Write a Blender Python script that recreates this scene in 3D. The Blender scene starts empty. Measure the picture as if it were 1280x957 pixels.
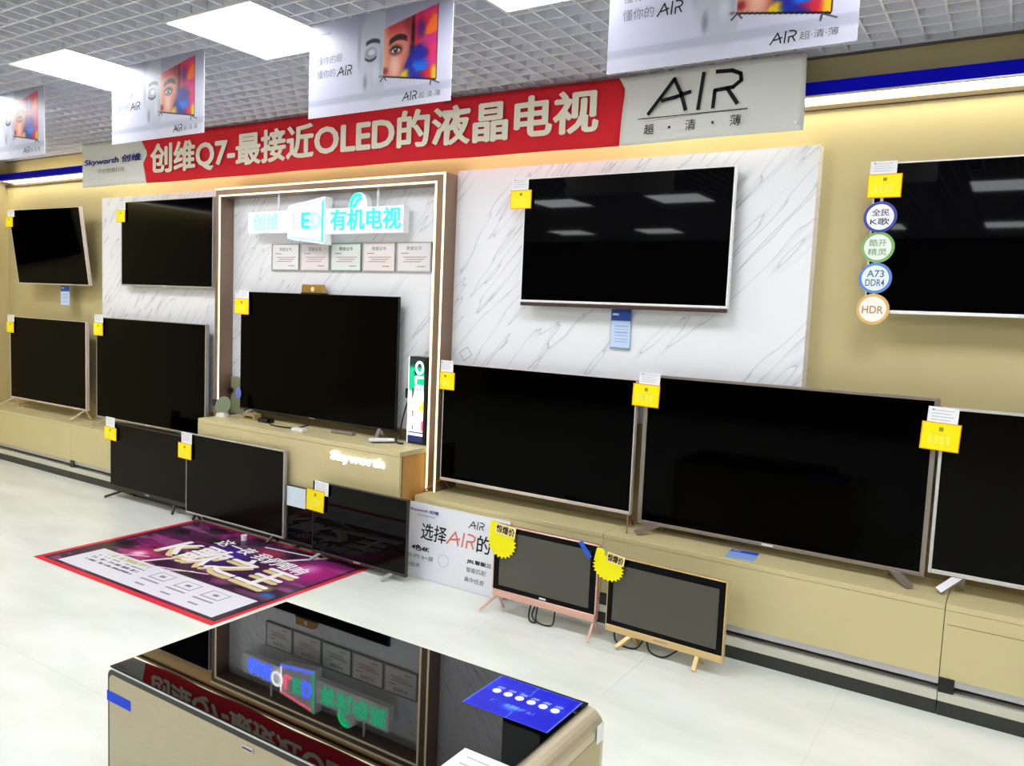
import bpy, bmesh, math, random
import numpy as np
from mathutils import Matrix, Vector

random.seed(7)
scene = bpy.context.scene
C = scene.collection

# ------------------------------------------------------------------ camera
cam_data = bpy.data.cameras.new('camera')
cam_data.sensor_fit = 'HORIZONTAL'
cam_data.sensor_width = 36.0
cam_data.lens = 994.23 * 36.0 / 1280.0
cam_data.clip_start = 0.05
cam = bpy.data.objects.new('camera', cam_data)
C.objects.link(cam)
Rr = Vector((0.8405, 0.5402, 0.0424)).normalized()
Fw = Vector((-0.5353, 0.8399, -0.0894)).normalized()
Rr = (Rr - Fw * Rr.dot(Fw)).normalized()
Up = Rr.cross(Fw)
cam.matrix_world = Matrix(((Rr.x, Up.x, -Fw.x, 0.0), (Rr.y, Up.y, -Fw.y, 0.0),
                           (Rr.z, Up.z, -Fw.z, 1.55), (0, 0, 0, 1)))
scene.camera = cam

# ------------------------------------------------------------------ world, exposure
world = bpy.data.worlds.new('world')
scene.world = world
world.use_nodes = True
world.node_tree.nodes['Background'].inputs[0].default_value = (0.8, 0.85, 1.0, 1)
world.node_tree.nodes['Background'].inputs[1].default_value = 0.0
vs = scene.view_settings
vs.view_transform = 'Standard'
vs.look = 'None'
vs.gamma = 1.0
vs.use_curve_mapping = False
vs.exposure = 0.18
scene.cycles.use_denoising = True
scene.cycles.max_bounces = 8
scene.cycles.diffuse_bounces = 4
scene.cycles.glossy_bounces = 4
scene.cycles.sample_clamp_indirect = 6.0
scene.cycles.caustics_reflective = False
scene.cycles.caustics_refractive = False
PANEL = 15.0         # ceiling light panels
COVE = 8.0           # linear lights under the blue fascia
LED = 1.15            # warm strips of the portal

# ------------------------------------------------------------------ materials
def lin(c):
    if isinstance(c, str):
        c = c.lstrip('#'); c = tuple(int(c[i:i + 2], 16) / 255 for i in (0, 2, 4))
    return tuple((x / 12.92 if x <= 0.04045 else ((x + 0.055) / 1.055) ** 2.4) for x in c)

MATS = {}
def mat(name, col, rough=0.5, metal=0.0, spec=0.5, emit=0.0, emit_col=None, var=0.0, var_scale=8.0, bump=0.0, bump_scale=200.0, coat=0.0, aniso=None):
    if name in MATS: return MATS[name]
    m = bpy.data.materials.new(name); m.use_nodes = True
    nt = m.node_tree; b = nt.nodes['Principled BSDF']
    rgb = lin(col)
    b.inputs['Base Color'].default_value = (*rgb, 1)
    b.inputs['Roughness'].default_value = rough
    b.inputs['Metallic'].default_value = metal
    b.inputs['Specular IOR Level'].default_value = spec
    b.inputs['Coat Weight'].default_value = coat
    b.inputs['Coat Roughness'].default_value = 0.05
    if emit:
        b.inputs['Emission Color'].default_value = (*(lin(emit_col) if emit_col else rgb), 1)
        b.inputs['Emission Strength'].default_value = emit
    tc = nt.nodes.new('ShaderNodeTexCoord')
    if var or aniso:
        mp = nt.nodes.new('ShaderNodeMapping')
        if aniso: mp.inputs['Scale'].default_value = aniso
        nt.links.new(tc.outputs['Object'], mp.inputs[0])
        n = nt.nodes.new('ShaderNodeTexNoise'); n.inputs['Scale'].default_value = var_scale; n.inputs['Detail'].default_value = 4
        nt.links.new(mp.outputs[0], n.inputs['Vector'])
        r = nt.nodes.new('ShaderNodeValToRGB')
        r.color_ramp.elements[0].position = 0.3; r.color_ramp.elements[1].position = 0.7
        r.color_ramp.elements[0].color = (*[x * (1 - var) for x in rgb], 1)
        r.color_ramp.elements[1].color = (*[min(1, x * (1 + var * 0.6)) for x in rgb], 1)
        nt.links.new(n.outputs['Fac'], r.inputs[0]); nt.links.new(r.outputs[0], b.inputs['Base Color'])
    if bump:
        n2 = nt.nodes.new('ShaderNodeTexNoise'); n2.inputs['Scale'].default_value = bump_scale
        nt.links.new(tc.outputs['Object'], n2.inputs['Vector'])
        bp = nt.nodes.new('ShaderNodeBump'); bp.inputs['Strength'].default_value = bump; bp.inputs['Distance'].default_value = 0.002
        nt.links.new(n2.outputs['Fac'], bp.inputs['Height']); nt.links.new(bp.outputs[0], b.inputs['Normal'])
    MATS[name] = m
    return m

def marble_mat():
    m = bpy.data.materials.new('white_marble'); m.use_nodes = True
    nt = m.node_tree; b = nt.nodes['Principled BSDF']
    tc = nt.nodes.new('ShaderNodeTexCoord')
    rot = nt.nodes.new('ShaderNodeMapping'); rot.inputs['Rotation'].default_value = (0, math.radians(48), 0)
    nt.links.new(tc.outputs['Object'], rot.inputs[0])
    prev = None
    mp = nt.nodes.new('ShaderNodeMapping'); mp.inputs['Scale'].default_value = (0.55, 1.0, 4.6)
    nt.links.new(rot.outputs[0], mp.inputs[0])
    n = nt.nodes.new('ShaderNodeTexNoise'); n.inputs['Scale'].default_value = 1.15; n.inputs['Detail'].default_value = 3; n.inputs['Roughness'].default_value = 0.55
    nt.links.new(mp.outputs[0], n.inputs['Vector'])
    r = nt.nodes.new('ShaderNodeValToRGB'); cr = r.color_ramp
    white = (*lin('#efeff4'), 1); grey = (*lin('#bcbcc8'), 1); soft = (*lin('#e4e4ec'), 1)
    cr.elements[0].position = 0.0; cr.elements[0].color = white
    cr.elements[1].position = 1.0; cr.elements[1].color = white
    for p, c in ((0.45, white), (0.476, soft), (0.480, grey), (0.484, white), (0.585, white), (0.589, grey), (0.594, soft), (0.62, white)):
        e = cr.elements.new(p); e.color = c
    nt.links.new(n.outputs['Fac'], r.inputs[0])
    nt.links.new(r.outputs[0], b.inputs['Base Color'])
    b.inputs['Roughness'].default_value = 0.28
    return m

def tile_mat():
    m = bpy.data.materials.new('white_floor_tile'); m.use_nodes = True
    nt = m.node_tree; b = nt.nodes['Principled BSDF']
    geo = nt.nodes.new('ShaderNodeNewGeometry')
    mp = nt.nodes.new('ShaderNodeMapping'); mp.inputs['Scale'].default_value = (1.0, 2.6, 1.0); mp.inputs['Rotation'].default_value = (0, 0, 0.5)
    nt.links.new(geo.outputs['Position'], mp.inputs[0])
    n = nt.nodes.new('ShaderNodeTexNoise'); n.inputs['Scale'].default_value = 1.6; n.inputs['Detail'].default_value = 6
    nt.links.new(mp.outputs[0], n.inputs['Vector'])
    r = nt.nodes.new('ShaderNodeValToRGB')
    r.color_ramp.elements[0].position = 0.3; r.color_ramp.elements[0].color = (*lin('#dfe2d8'), 1)
    r.color_ramp.elements[1].position = 0.62; r.color_ramp.elements[1].color = (*lin('#eff1ea'), 1)
    nt.links.new(n.outputs['Fac'], r.inputs[0]); nt.links.new(r.outputs[0], b.inputs['Base Color'])
    b.inputs['Roughness'].default_value = 0.22
    b.inputs['Specular IOR Level'].default_value = 0.4
    return m

def attr_mat(name, rough=0.5, emit=0.0, spec=0.4):
    m = bpy.data.materials.new(name); m.use_nodes = True
    nt = m.node_tree; b = nt.nodes['Principled BSDF']
    a = nt.nodes.new('ShaderNodeAttribute'); a.attribute_name = 'print'
    nt.links.new(a.outputs['Color'], b.inputs['Base Color'])
    if emit:
        nt.links.new(a.outputs['Color'], b.inputs['Emission Color']); b.inputs['Emission Strength'].default_value = emit
    b.inputs['Roughness'].default_value = rough; b.inputs['Specular IOR Level'].default_value = spec
    return m

M_wall = mat('beige_wall', '#cbbb8a', 0.6, spec=0.3, var=0.05, var_scale=1.5, bump=0.05)
M_dim = mat('dim_store_wall', '#3c372e', 0.7, spec=0.2)
M_marble = marble_mat()
M_tile = tile_mat()
M_grout = mat('pale_grout', '#e0e1d8', 0.8)
M_beige = mat('beige_laminate', '#d4c695', 0.42, spec=0.4, var=0.04, var_scale=2.0)
M_bar = mat('ceiling_grid_paint', '#e2e2ec', 0.6, spec=0.3)
M_plen = mat('plenum_grey', '#4e4e56', 0.9, spec=0.1)
M_lightpanel = mat('light_diffuser', '#ffffff', 0.5, emit=PANEL, emit_col=(0.985, 0.995, 1.0))
M_whitemetal = mat('white_metal', '#e6e6e6', 0.4)
M_blue = mat('blue_fascia', '#0606b8', 0.75, spec=0.1)
M_cove = mat('cove_diffuser', '#fffdf2', 0.5, emit=COVE, emit_col=(1.0, 0.975, 0.88))
M_led = mat('warm_led', '#fff3cf', 0.5, emit=LED, emit_col=(1.0, 0.95, 0.74))
M_champ = mat('champagne_metal', '#8d7463', 0.32, metal=0.55, spec=0.5)
M_brown = mat('dark_brown_bead', '#4b3a1f', 0.5)
M_alu = mat('brushed_aluminium', '#c2c0c4', 0.35, metal=0.6)
M_kick = mat('dark_kickplate', '#2d2e2b', 0.45)
M_strip = mat('pale_strip', '#cfcdbd', 0.4)
M_black = mat('black_plastic', '#0a0a0a', 0.35)
M_screen = mat('black_screen', '#010101', 0.06, spec=0.05)
M_screen_warm = mat('dark_matte_screen', '#060502', 0.2, spec=0.09)
M_screen_gl = mat('glossy_screen', '#020203', 0.03, spec=0.12)
M_screen_grey = mat('grey_screen', '#4d4b42', 0.25, spec=0.5)
M_silver = mat('silver_frame', '#b7b4b2', 0.35, metal=0.5)
M_taupe = mat('taupe_frame', '#9b8f86', 0.35, metal=0.5)
M_rose = mat('rose_silver_frame', '#e3d2cc', 0.35, metal=0.3)
M_pink = mat('rose_gold', '#e0b0a0', 0.28, metal=0.45)
M_gold = mat('pale_gold', '#dcbd84', 0.35, metal=0.35)
M_white = mat('white_plastic', '#f2f2f2', 0.4)
M_paper = mat('white_paper', '#f4f5f8', 0.6, spec=0.2)
M_ink = mat('black_ink', '#15151a', 0.6, spec=0.2)
M_greyink = mat('grey_ink', '#8d8e96', 0.6, spec=0.2)
M_navy = mat('navy_ink', '#1d2a7c', 0.6, spec=0.2)
M_yellow = mat('yellow_card', '#fff000', 0.5, spec=0.3)
M_orange = mat('orange_edge', '#f39a12', 0.5)
M_paleprint = mat('pale_yellow_print', '#fff24a', 0.5)
M_redcloth = mat('red_cloth', '#d4242f', 0.75, spec=0.2, var=0.06, var_scale=5)
M_whitecloth = mat('white_cloth', '#dcdcd6', 0.75, spec=0.2, var=0.03, var_scale=5)
M_cream = mat('cream_lettering', '#e9e3cf', 0.7, spec=0.2)
M_print = attr_mat('printed_picture', 0.35)
M_printlit = attr_mat('backlit_print', 0.3, emit=1.6)
M_printfloor = attr_mat('printed_floor_film', 0.25)
M_glass = mat('black_glass', '#020203', 0.015, spec=0.42)
M_brush = mat('brushed_champagne_panel', '#b6aa8c', 0.38, metal=0.35, var=0.06, var_scale=30, aniso=(0.6, 1, 9))
M_chestmetal = mat('satin_champagne_edge', '#cfc3ab', 0.3, metal=0.5)
M_cable = mat('black_cable', '#0c0c0c', 0.5)

# ------------------------------------------------------------------ helpers
class B:
    def __init__(s): s.v = []; s.f = []
    def add(s, v, f):
        o = len(s.v); s.v += [tuple(p) for p in v]; s.f += [tuple(i + o for i in q) for q in f]; return s
    def box(s, x0, x1, y0, y1, z0, z1):
        return s.add([(x0, y0, z0), (x1, y0, z0), (x1, y1, z0), (x0, y1, z0), (x0, y0, z1), (x1, y0, z1), (x1, y1, z1), (x0, y1, z1)],
                     [(0, 3, 2, 1), (4, 5, 6, 7), (0, 1, 5, 4), (1, 2, 6, 5), (2, 3, 7, 6), (3, 0, 4, 7)])
    def ring(s, x0, x1, z0, z1, l, r, t, b, y0, y1):
        s.box(x0, x0 + l, y0, y1, z0, z1); s.box(x1 - r, x1, y0, y1, z0, z1)
        s.box(x0 + l, x1 - r, y0, y1, z1 - t, z1); s.box(x0 + l, x1 - r, y0, y1, z0, z0 + b); return s
    def prism(s, poly, a, b, axis='y'):           # poly in the other two axes, counter-clockwise seen from -axis side
        n = len(poly)
        def P(p, d): return {'y': (p[0], d, p[1]), 'z': (p[0], p[1], d), 'x': (d, p[0], p[1])}[axis]
        v = [P(p, a) for p in poly] + [P(p, b) for p in poly]
        f = [tuple(range(n)), tuple(range(2 * n - 1, n - 1, -1))] + [(i, i + n, (i + 1) % n + n, (i + 1) % n) for i in range(n)]
        return s.add(v, f)
    def beam(s, p, q, w, t, side=(1, 0, 0)):
        p, q = Vector(p), Vector(q); d = (q - p).normalized(); a = Vector(side); a = (a - d * a.dot(d))
        if a.length < 1e-4: a = Vector((0, 1, 0)) - d * d.y
        a.normalize(); c = d.cross(a)
        v = [e + a * (w / 2) * i + c * (t / 2) * j for e in (p, q) for i, j in ((-1, -1), (1, -1), (1, 1), (-1, 1))]
        return s.add(v, [(0, 3, 2, 1), (4, 5, 6, 7), (0, 1, 5, 4), (1, 2, 6, 5), (2, 3, 7, 6), (3, 0, 4, 7)])
    def tube(s, pts, r, n=8):
        pts = [Vector(p) for p in pts]; rings = []
        for i, p in enumerate(pts):
            d = (pts[min(i + 1, len(pts) - 1)] - pts[max(i - 1, 0)]).normalized()
            a = d.cross(Vector((0, 0, 1)))
            if a.length < 1e-3: a = d.cross(Vector((1, 0, 0)))
            a.normalize(); c = d.cross(a)
            rings.append([p + (a * math.cos(2 * math.pi * k / n) + c * math.sin(2 * math.pi * k / n)) * r for k in range(n)])
        v = [q for R in rings for q in R]
        f = [(i * n + k, i * n + (k + 1) % n, (i + 1) * n + (k + 1) % n, (i + 1) * n + k) for i in range(len(pts) - 1) for k in range(n)]
        f += [tuple(range(n - 1, -1, -1)), tuple((len(pts) - 1) * n + k for k in range(n))]
        return s.add(v, f)
    def disc(s, cx, cz, r, y0, y1, n=32, rz=None):
        rz = rz or r
        return s.prism([(cx + r * math.cos(2 * math.pi * k / n), cz + rz * math.sin(2 * math.pi * k / n)) for k in range(n)], y0, y1)
    def strokes(s, lines, w, y0, y1):             # thick polylines in the x-z plane
        for L in lines:
            for (ax, az), (bx, bz) in zip(L[:-1], L[1:]):
                dx, dz = bx - ax, bz - az; l = math.hypot(dx, dz) or 1; nx, nz = -dz / l * w / 2, dx / l * w / 2
                ex, ez = dx / l * w * 0.3, dz / l * w * 0.3
                s.prism([(ax - ex - nx, az - ez - nz), (bx + ex - nx, bz + ez - nz), (bx + ex + nx, bz + ez + nz), (ax - ex + nx, az - ez + nz)], y0, y1)
        return s
    def mesh(s, name, bevel=0, seg=2):
        me = bpy.data.meshes.new(name); me.from_pydata(s.v, [], s.f)
        bm = bmesh.new(); bm.from_mesh(me)
        bmesh.ops.recalc_face_normals(bm, faces=bm.faces)
        if bevel:
            ed = [e for e in bm.edges if len(e.link_faces) == 2 and e.calc_face_angle(0) > 0.6]
            bmesh.ops.bevel(bm, geom=ed, offset=bevel, segments=seg, affect='EDGES', profile=0.5, clamp_overlap=True)
        bm.to_mesh(me); bm.free(); return me

def spline(pts, n=6):
    pts = [Vector(p) for p in pts]; out = []
    for i in range(len(pts) - 1):
        p0, p1, p2, p3 = pts[max(i - 1, 0)], pts[i], pts[i + 1], pts[min(i + 2, len(pts) - 1)]
        for k in range(n):
            t = k / n
            out.append(0.5 * (2 * p1 + (p2 - p0) * t + (2 * p0 - 5 * p1 + 4 * p2 - p3) * t * t + (3 * p1 - p0 - 3 * p2 + p3) * t ** 3))
    out.append(pts[-1]); return out

def obj(name, me, m, parent=None, loc=None, rot=None, smooth=False):
    if isinstance(me, B): me = me.mesh(name)
    if m is not None and not me.materials: me.materials.append(m)
    if smooth:
        for p in me.polygons: p.use_smooth = True
    o = bpy.data.objects.new(name, me); C.objects.link(o)
    if parent: o.parent = parent
    if loc: o.location = loc
    if rot: o.rotation_euler = rot
    return o
def tag(o, label, cat, group=None):
    o['label'] = label; o['category'] = cat
    if group: o['group'] = group
    return o
def thing(name, label, cat, loc=(0, 0, 0), rot=None, group=None):
    o = bpy.data.objects.new(name, None); C.objects.link(o); o.empty_display_size = 0.05
    o.location = loc
    if rot: o.rotation_euler = rot
    return tag(o, label, cat, group)
def struct(name, me, m, label=None):
    o = obj(name, me, m); o['kind'] = 'structure'
    if label: o['label'] = label; 
    return o

TXT = {}
def text_mesh(s, bold=0.0, extrude=0.0, space=1.0):
    k = (s, bold, extrude, space)
    if k not in TXT:
        c = bpy.data.curves.new('lettering', 'FONT'); c.body = s; c.resolution_u = 3; c.offset = bold; c.extrude = extrude; c.space_character = space
        t = bpy.data.objects.new('lettering', c); me = bpy.data.meshes.new_from_object(t)
        bpy.data.objects.remove(t); n = len(me.vertices)
        a = np.zeros(n * 3, 'f'); me.vertices.foreach_get('co', a); a = a.reshape(-1, 3)
        TXT[k] = (a, [tuple(p.vertices) for p in me.polygons]); bpy.data.meshes.remove(me)
    return TXT[k]
def text(name, s, m, parent, x0, x1, z0, z1, y, bold=0.0, depth=0.0, shear=0.0, yfun=None, floor=False, rot=0.0, space=1.0, fat=0.0):
    """lettering fitted to the box x0..x1, z0..z1 at depth y (facing -y), or lying on the floor"""
    a, f = text_mesh(s, bold, 0.5 if depth else 0.0, space)
    lo, hi = a.min(0), a.max(0)
    u = (a[:, 0] - lo[0]) / (hi[0] - lo[0]); w = (a[:, 1] - lo[1]) / (hi[1] - lo[1])
    x = x0 + u * (x1 - x0) + shear * (w - 0.5) * (z1 - z0); z = z0 + w * (z1 - z0); d = -a[:, 2] * depth
    if rot:
        cx, cz = (x0 + x1) / 2, (z0 + z1) / 2; c, sn = math.cos(rot), math.sin(rot)
        x, z = cx + (x - cx) * c - (z - cz) * sn, cz + (x - cx) * sn + (z - cz) * c
    if floor: v = np.stack([x, z, y + 0 * x - d], 1)
    else:
        yy = y + d + (yfun(x) if yfun else 0 * x); v = np.stack([x, yy, z], 1)
    v = v.tolist(); F = list(f)
    if fat:                                       # heavier weight: the strokes laid again a little to each side
        n = len(v); base = list(v)
        for k, (dx, dz) in enumerate(((fat, 0), (-fat, 0), (0, fat * .6), (0, -fat * .6))):
            q = [(p[0] + dx, p[1] + dz, p[2] - 8e-5 * (k + 1)) if floor else (p[0] + dx, p[1] + 1e-4 * (k + 1) * .3, p[2] + dz) for p in base]
            F += [tuple(i + n * (k + 1) for i in g) for g in f]; v = v + q
    me = bpy.data.meshes.new(name); me.from_pydata(v, [], F)
    return obj(name, me, m, parent)

def painted(name, w, h, nx, ny, fun, m, parent=None, loc=(0, 0, 0), floor=False, thick=0.0):
    """a printed sheet: grid of w x h carrying its print as a colour attribute; fun(u, v) -> sRGB, v downwards"""
    u, v = np.meshgrid(np.linspace(0, 1, nx + 1), np.linspace(0, 1, ny + 1))
    col = np.clip(fun(u, v), 0, 1)
    col = np.where(col <= 0.04045, col / 12.92, ((col + 0.055) / 1.055) ** 2.4)
    x = (u - 0.5) * w; z = (0.5 - v) * h; zero = 0 * x
    co = np.stack([x, z, zero] if floor else [x, zero, z], -1).reshape(-1, 3)
    idx = np.arange((nx + 1) * (ny + 1)).reshape(ny + 1, nx + 1)
    f = np.stack([idx[1:, :-1], idx[1:, 1:], idx[:-1, 1:], idx[:-1, :-1]], -1).reshape(-1, 4)
    me = bpy.data.meshes.new(name); me.from_pydata(co.tolist(), [], f.tolist())
    at = me.attributes.new('print', 'FLOAT_COLOR', 'POINT')
    rgba = np.concatenate([col.reshape(-1, 3), np.ones((len(co), 1))], 1).astype('f'); at.data.foreach_set('color', rgba.ravel())
    return obj(name, me, m, parent, loc)
def S(a, b, x):                                   # smoothstep
    t = np.clip((x - a) / (b - a), 0, 1); return t * t * (3 - 2 * t)
def mix(c, d, k): return c * (1 - k[..., None]) + np.array(d) * k[..., None]
def blob(u, v, cu, cv, ru, rv, soft=0.5): return 1 - S(1 - soft, 1, np.hypot((u - cu) / ru, (v - cv) / rv))
def vnoise(u, v, sc, seed, octs=4):
    rng = np.random.RandomState(seed); out = 0 * u; amp = 1.0; tot = 0
    for o in range(octs):
        g = rng.rand(66, 66); a, b = (u * sc * 2 ** o) % 64, (v * sc * 2 ** o) % 64
        i, j = a.astype(int), b.astype(int); fa, fb = a - i, b - j; fa = fa * fa * (3 - 2 * fa); fb = fb * fb * (3 - 2 * fb)
        out = out + amp * ((g[i, j] * (1 - fa) + g[i + 1, j] * fa) * (1 - fb) + (g[i, j + 1] * (1 - fa) + g[i + 1, j + 1] * fa) * fb); tot += amp; amp *= 0.5
    return out / tot
def quadmask(u, v, P):                            # convex polygon given clockwise in (u, v down)
    k = np.ones_like(u)
    for (a, b), (c, d) in zip(P, P[1:] + P[:1]): k = k * ((c - a) * (v - b) - (d - b) * (u - a) > 0)
    return k

# ------------------------------------------------------------------ room shell
XL, XR, YB, YW, ZC = -8.33, 3.6, -4.6, 3.90, 2.765
fl = struct('floor', B().box(XL - .1, XR + .1, YB - .1, YW + .1, -0.12, -0.0015), M_grout)
tile_me = B().box(0.0005, 0.7995, 0.0005, 0.7995, -0.0015, 0).mesh('floor_tile'); tile_me.materials.append(M_tile)
x = -8.53
while x < XR:
    y = 1.67 - 8 * 0.8
    while y < YW:
        if x > XL - 0.6 and x + 0.8 < XR + 0.6 and y > YB - .6 and y + 0.8 < YW + 0.7:
            obj('floor_tile', tile_me, None, fl, (x, y, 0))
        y += 0.8
    x += 0.8
struct('wall_back', B().box(XL - .1, XR + .1, YW, YW + .1, 0, 3.3), M_wall)
struct('wall_left', B().box(XL - .1, XL, YB, YW, 0, 3.3), M_wall)
struct('wall_right', B().box(XR, XR + .1, YB, YW, 0, 3.3), M_dim)
struct('wall_front', B().box(XL - .1, XR + .1, YB - .1, YB, 0, 3.3), M_dim)
ceil = struct('ceiling', B().box(XL - .1, XR + .1, YB - .1, YW + .1, 3.3, 3.36), M_plen)

LX = [-7.23, -5.83, -4.434, -3.045, -1.594, -0.19, 1.21, 2.61]
LY = [2.507, -0.333, -3.17]
HALF = 0.281
rects = [(a - HALF - .012, a + HALF + .012, b - HALF - .012, b + HALF + .012) for a in LX for b in LY]
BH, BW = 0.045, 0.009
def segments(lo, hi, cuts):
    out = []; c = lo
    for a, b in sorted(cuts):
        if a > c: out.append((c, a))
        c = max(c, b)
    if c < hi: out.append((c, hi))
    return out
y = YW - 0.03
while y > YB:
    b = B()
    for a, c in segments(XL, XR, [(r[0], r[1]) for r in rects if r[2] < y < r[3]]): b.box(a, c, y - BW / 2, y + BW / 2, ZC, ZC + BH)
    obj('ceiling_bar', b, M_bar, ceil); y -= 0.103
x = XL + 0.05
while x < XR:
    b = B()
    for a, c in segments(YB, YW, [(r[2], r[3]) for r in rects if r[0] < x < r[1]]): b.box(x - BW / 2, x + BW / 2, a, c, ZC + 0.002, ZC + BH - 0.002)
    obj('ceiling_bar', b, M_bar, ceil); x += 0.103
# perimeter angle where the grid meets the wall
obj('ceiling_edge_trim', B().box(XL, XR, YW - 0.022, YW, ZC - 0.006, ZC + 0.03), mat('dark_edge_trim', '#6a6660', 0.6), ceil)

fr_me = B().ring(-HALF - .01, HALF + .01, -HALF - .01, HALF + .01, .012, .012, .012, .012, -0.0, 0.05)
fr_me.v = [(p[0], p[2], p[1]) for p in fr_me.v]; fr_me = fr_me.mesh('frame'); fr_me.materials.append(M_whitemetal)
di_me = B().box(-HALF, HALF, -HALF, HALF, 0.006, 0.03).mesh('diffuser'); di_me.materials.append(M_lightpanel)
for a in LX:
    for b in LY:
        vis = {(-4.434, 2.507): 'square ceiling light panel, leftmost of those in view',
               (-3.045, 2.507): 'largest square ceiling light panel, between two hanging face posters',
               (-1.594, 2.507): 'square ceiling light panel cut by the top edge of the photo'}.get((a, b))
        t = thing('ceiling_light', vis or 'square ceiling light panel outside the picture, lighting the shop', 'ceiling light', (a, b, ZC - 0.004), group='square ceiling light panels')
        obj('frame', fr_me, None, t); obj('diffuser', di_me, None, t)

# fascia with linear light below it, along the display wall and the left wall
fz0, fz1, fy = 2.5675, 2.625, 3.78
fas = struct('trim_1', B().box(XL, XR, fy, fy + 0.015, fz0, fz1).box(XL, XR, fy + 0.015, YW, fz1 - 0.012, fz1), M_blue, 'blue fascia strip along the display wall')
obj('edge_lip', B().box(XL, XR, fy - 0.002, fy + 0.02, fz0 - 0.006, fz0), M_alu, fas)
obj('light_diffuser', B().box(XL + 0.13, XR, fy + 0.02, YW - 0.002, fz0 - 0.004, fz0 + 0.006), M_cove, fas)
obj('wall_bead', B().box(XL, XR, YW - 0.02, YW, 2.528, 2.546), M_brown, fas)
fas2 = struct('trim_2', B().box(XL + 0.105, XL + 0.12, YB, fy, fz0, fz1).box(XL, XL + 0.105, YB, fy, fz1 - 0.012, fz1), M_blue, 'blue fascia strip along the left wall')
obj('light_diffuser', B().box(XL + 0.002, XL + 0.10, YB, fy, fz0 - 0.002, fz0 + 0.006), M_cove, fas2)
obj('uplight_strip', B().box(XL + 0.2, -6.4, fy + 0.04, fy + 0.07, fz1, fz1 + 0.008), mat('uplight', '#fff6d8', 0.5, emit=6, emit_col=(1, .95, .8)), fas)

# marble cladding
mw = struct('trim_3', B().box(-6.565, -4.935, 3.812, YW, 0.7, 2.346), M_marble, 'white marble wall panel left of the portal')
struct('trim_4', B().box(-2.868, -0.842, 3.812, YW, 1.0, 2.356), M_marble, 'white marble wall panel right of the portal')
struct('trim_5', B().box(-4.88, -2.94, 3.815, YW, 0.79, 2.30), M_marble, 'white marble panel inside the portal')

# ------------------------------------------------------------------ portal with warm LED edges
py0 = 3.70
pt = thing('portal_frame', 'champagne metal portal frame edged with two warm light lines', 'frame', (-3.9, py0, 0.46))
def portal(b, x0, x1, z1, t, y0, y1, zl, zr):
    b.box(x0, x0 + t, y0, y1, zl, z1); b.box(x1 - t, x1, y0, y1, zr, z1); b.box(x0 + t, x1 - t, y0, y1, z1 - t, z1); return b
def rel(b, o): b.v = [(p[0] - o[0], p[1] - o[1], p[2] - o[2]) for p in b.v]; return b
po = (-3.9, py0, 0.46)
obj('post', rel(B().box(-4.932, -4.878, py0, YW, 0.46, 2.332), po), M_champ, pt)
obj('post', rel(B().box(-2.94, -2.868, py0, YW, 0.46, 2.332), po), M_champ, pt)
obj('beam', rel(B().box(-4.878, -2.94, py0, YW, 2.272, 2.332), po), M_champ, pt)
led = 0.011
obj('outer_light_line', rel(B().box(-2.868 - led, -2.868, py0 - 0.006, py0, 0.46, 2.332).box(-4.932, -2.868 - led, py0 - 0.006, py0, 2.332 - led, 2.332), po), M_led, pt)
obj('inner_light_line', rel(portal(B(), -4.889, -2.929, 2.284, led, py0 - 0.006, py0, 0.82, 0.46), po), M_led, pt)
obj('end_cap', rel(B().box(-4.935, -4.875, py0 - 0.012, py0, 0.775, 0.822), po), M_black, pt)

# ------------------------------------------------------------------ display platforms
def platform(x0, x1, label, name='display_platform', bracket=True, groove=False):
    t = thing(name, label, 'platform', ((x0 + x1) / 2, 3.566, 0)); w = (x1 - x0) / 2 - 0.0015; d = YW - 3.566 - 0.002
    obj('top_board', B().box(-w, w, 0, d, 0.435, 0.46).mesh('top_board', 0.002), M_beige, t)
    obj('front_panel', B().box(-w, w, 0, 0.02, 0.155, 0.434), M_beige, t)
    obj('body', B().box(-w, w, 0.06, d - 0.002, 0.06, 0.434), M_black, t)
    obj('metal_trim', B().box(-w, w, 0.004, 0.05, 0.126, 0.154), M_alu, t)
    obj('base_strip', B().box(-w, w, -0.004, 0.06, 0.06, 0.098), M_strip, t)
    obj('kickplate', B().box(-w, w, 0.0, 0.06, 0, 0.0595), M_kick, t)
    if bracket: obj('joint_bracket', B().box(-w - 0.001, -w + 0.055, -0.006, 0.0, 0.098, 0.158), M_black, t)
    if groove: obj('groove', B().box(-w + 0.01, w, -0.0008, 0.0, 0.377, 0.3785), M_brown, t)
    return t
platform(XL + 0.002, -6.62, 'low beige display platform at the far left corner', bracket=False)
platform(-6.62, -4.80, 'low beige display platform under the second television from the left')
platform(-2.915, -1.69, 'low beige display platform under the white-edged television, behind the leaning board', bracket=False)
platform(-1.69, -0.171, 'low beige display platform carrying the biggest television and a blue card')
platform(-0.171, 1.5, 'low beige display platform at the right edge of the photo', groove=True)

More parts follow.
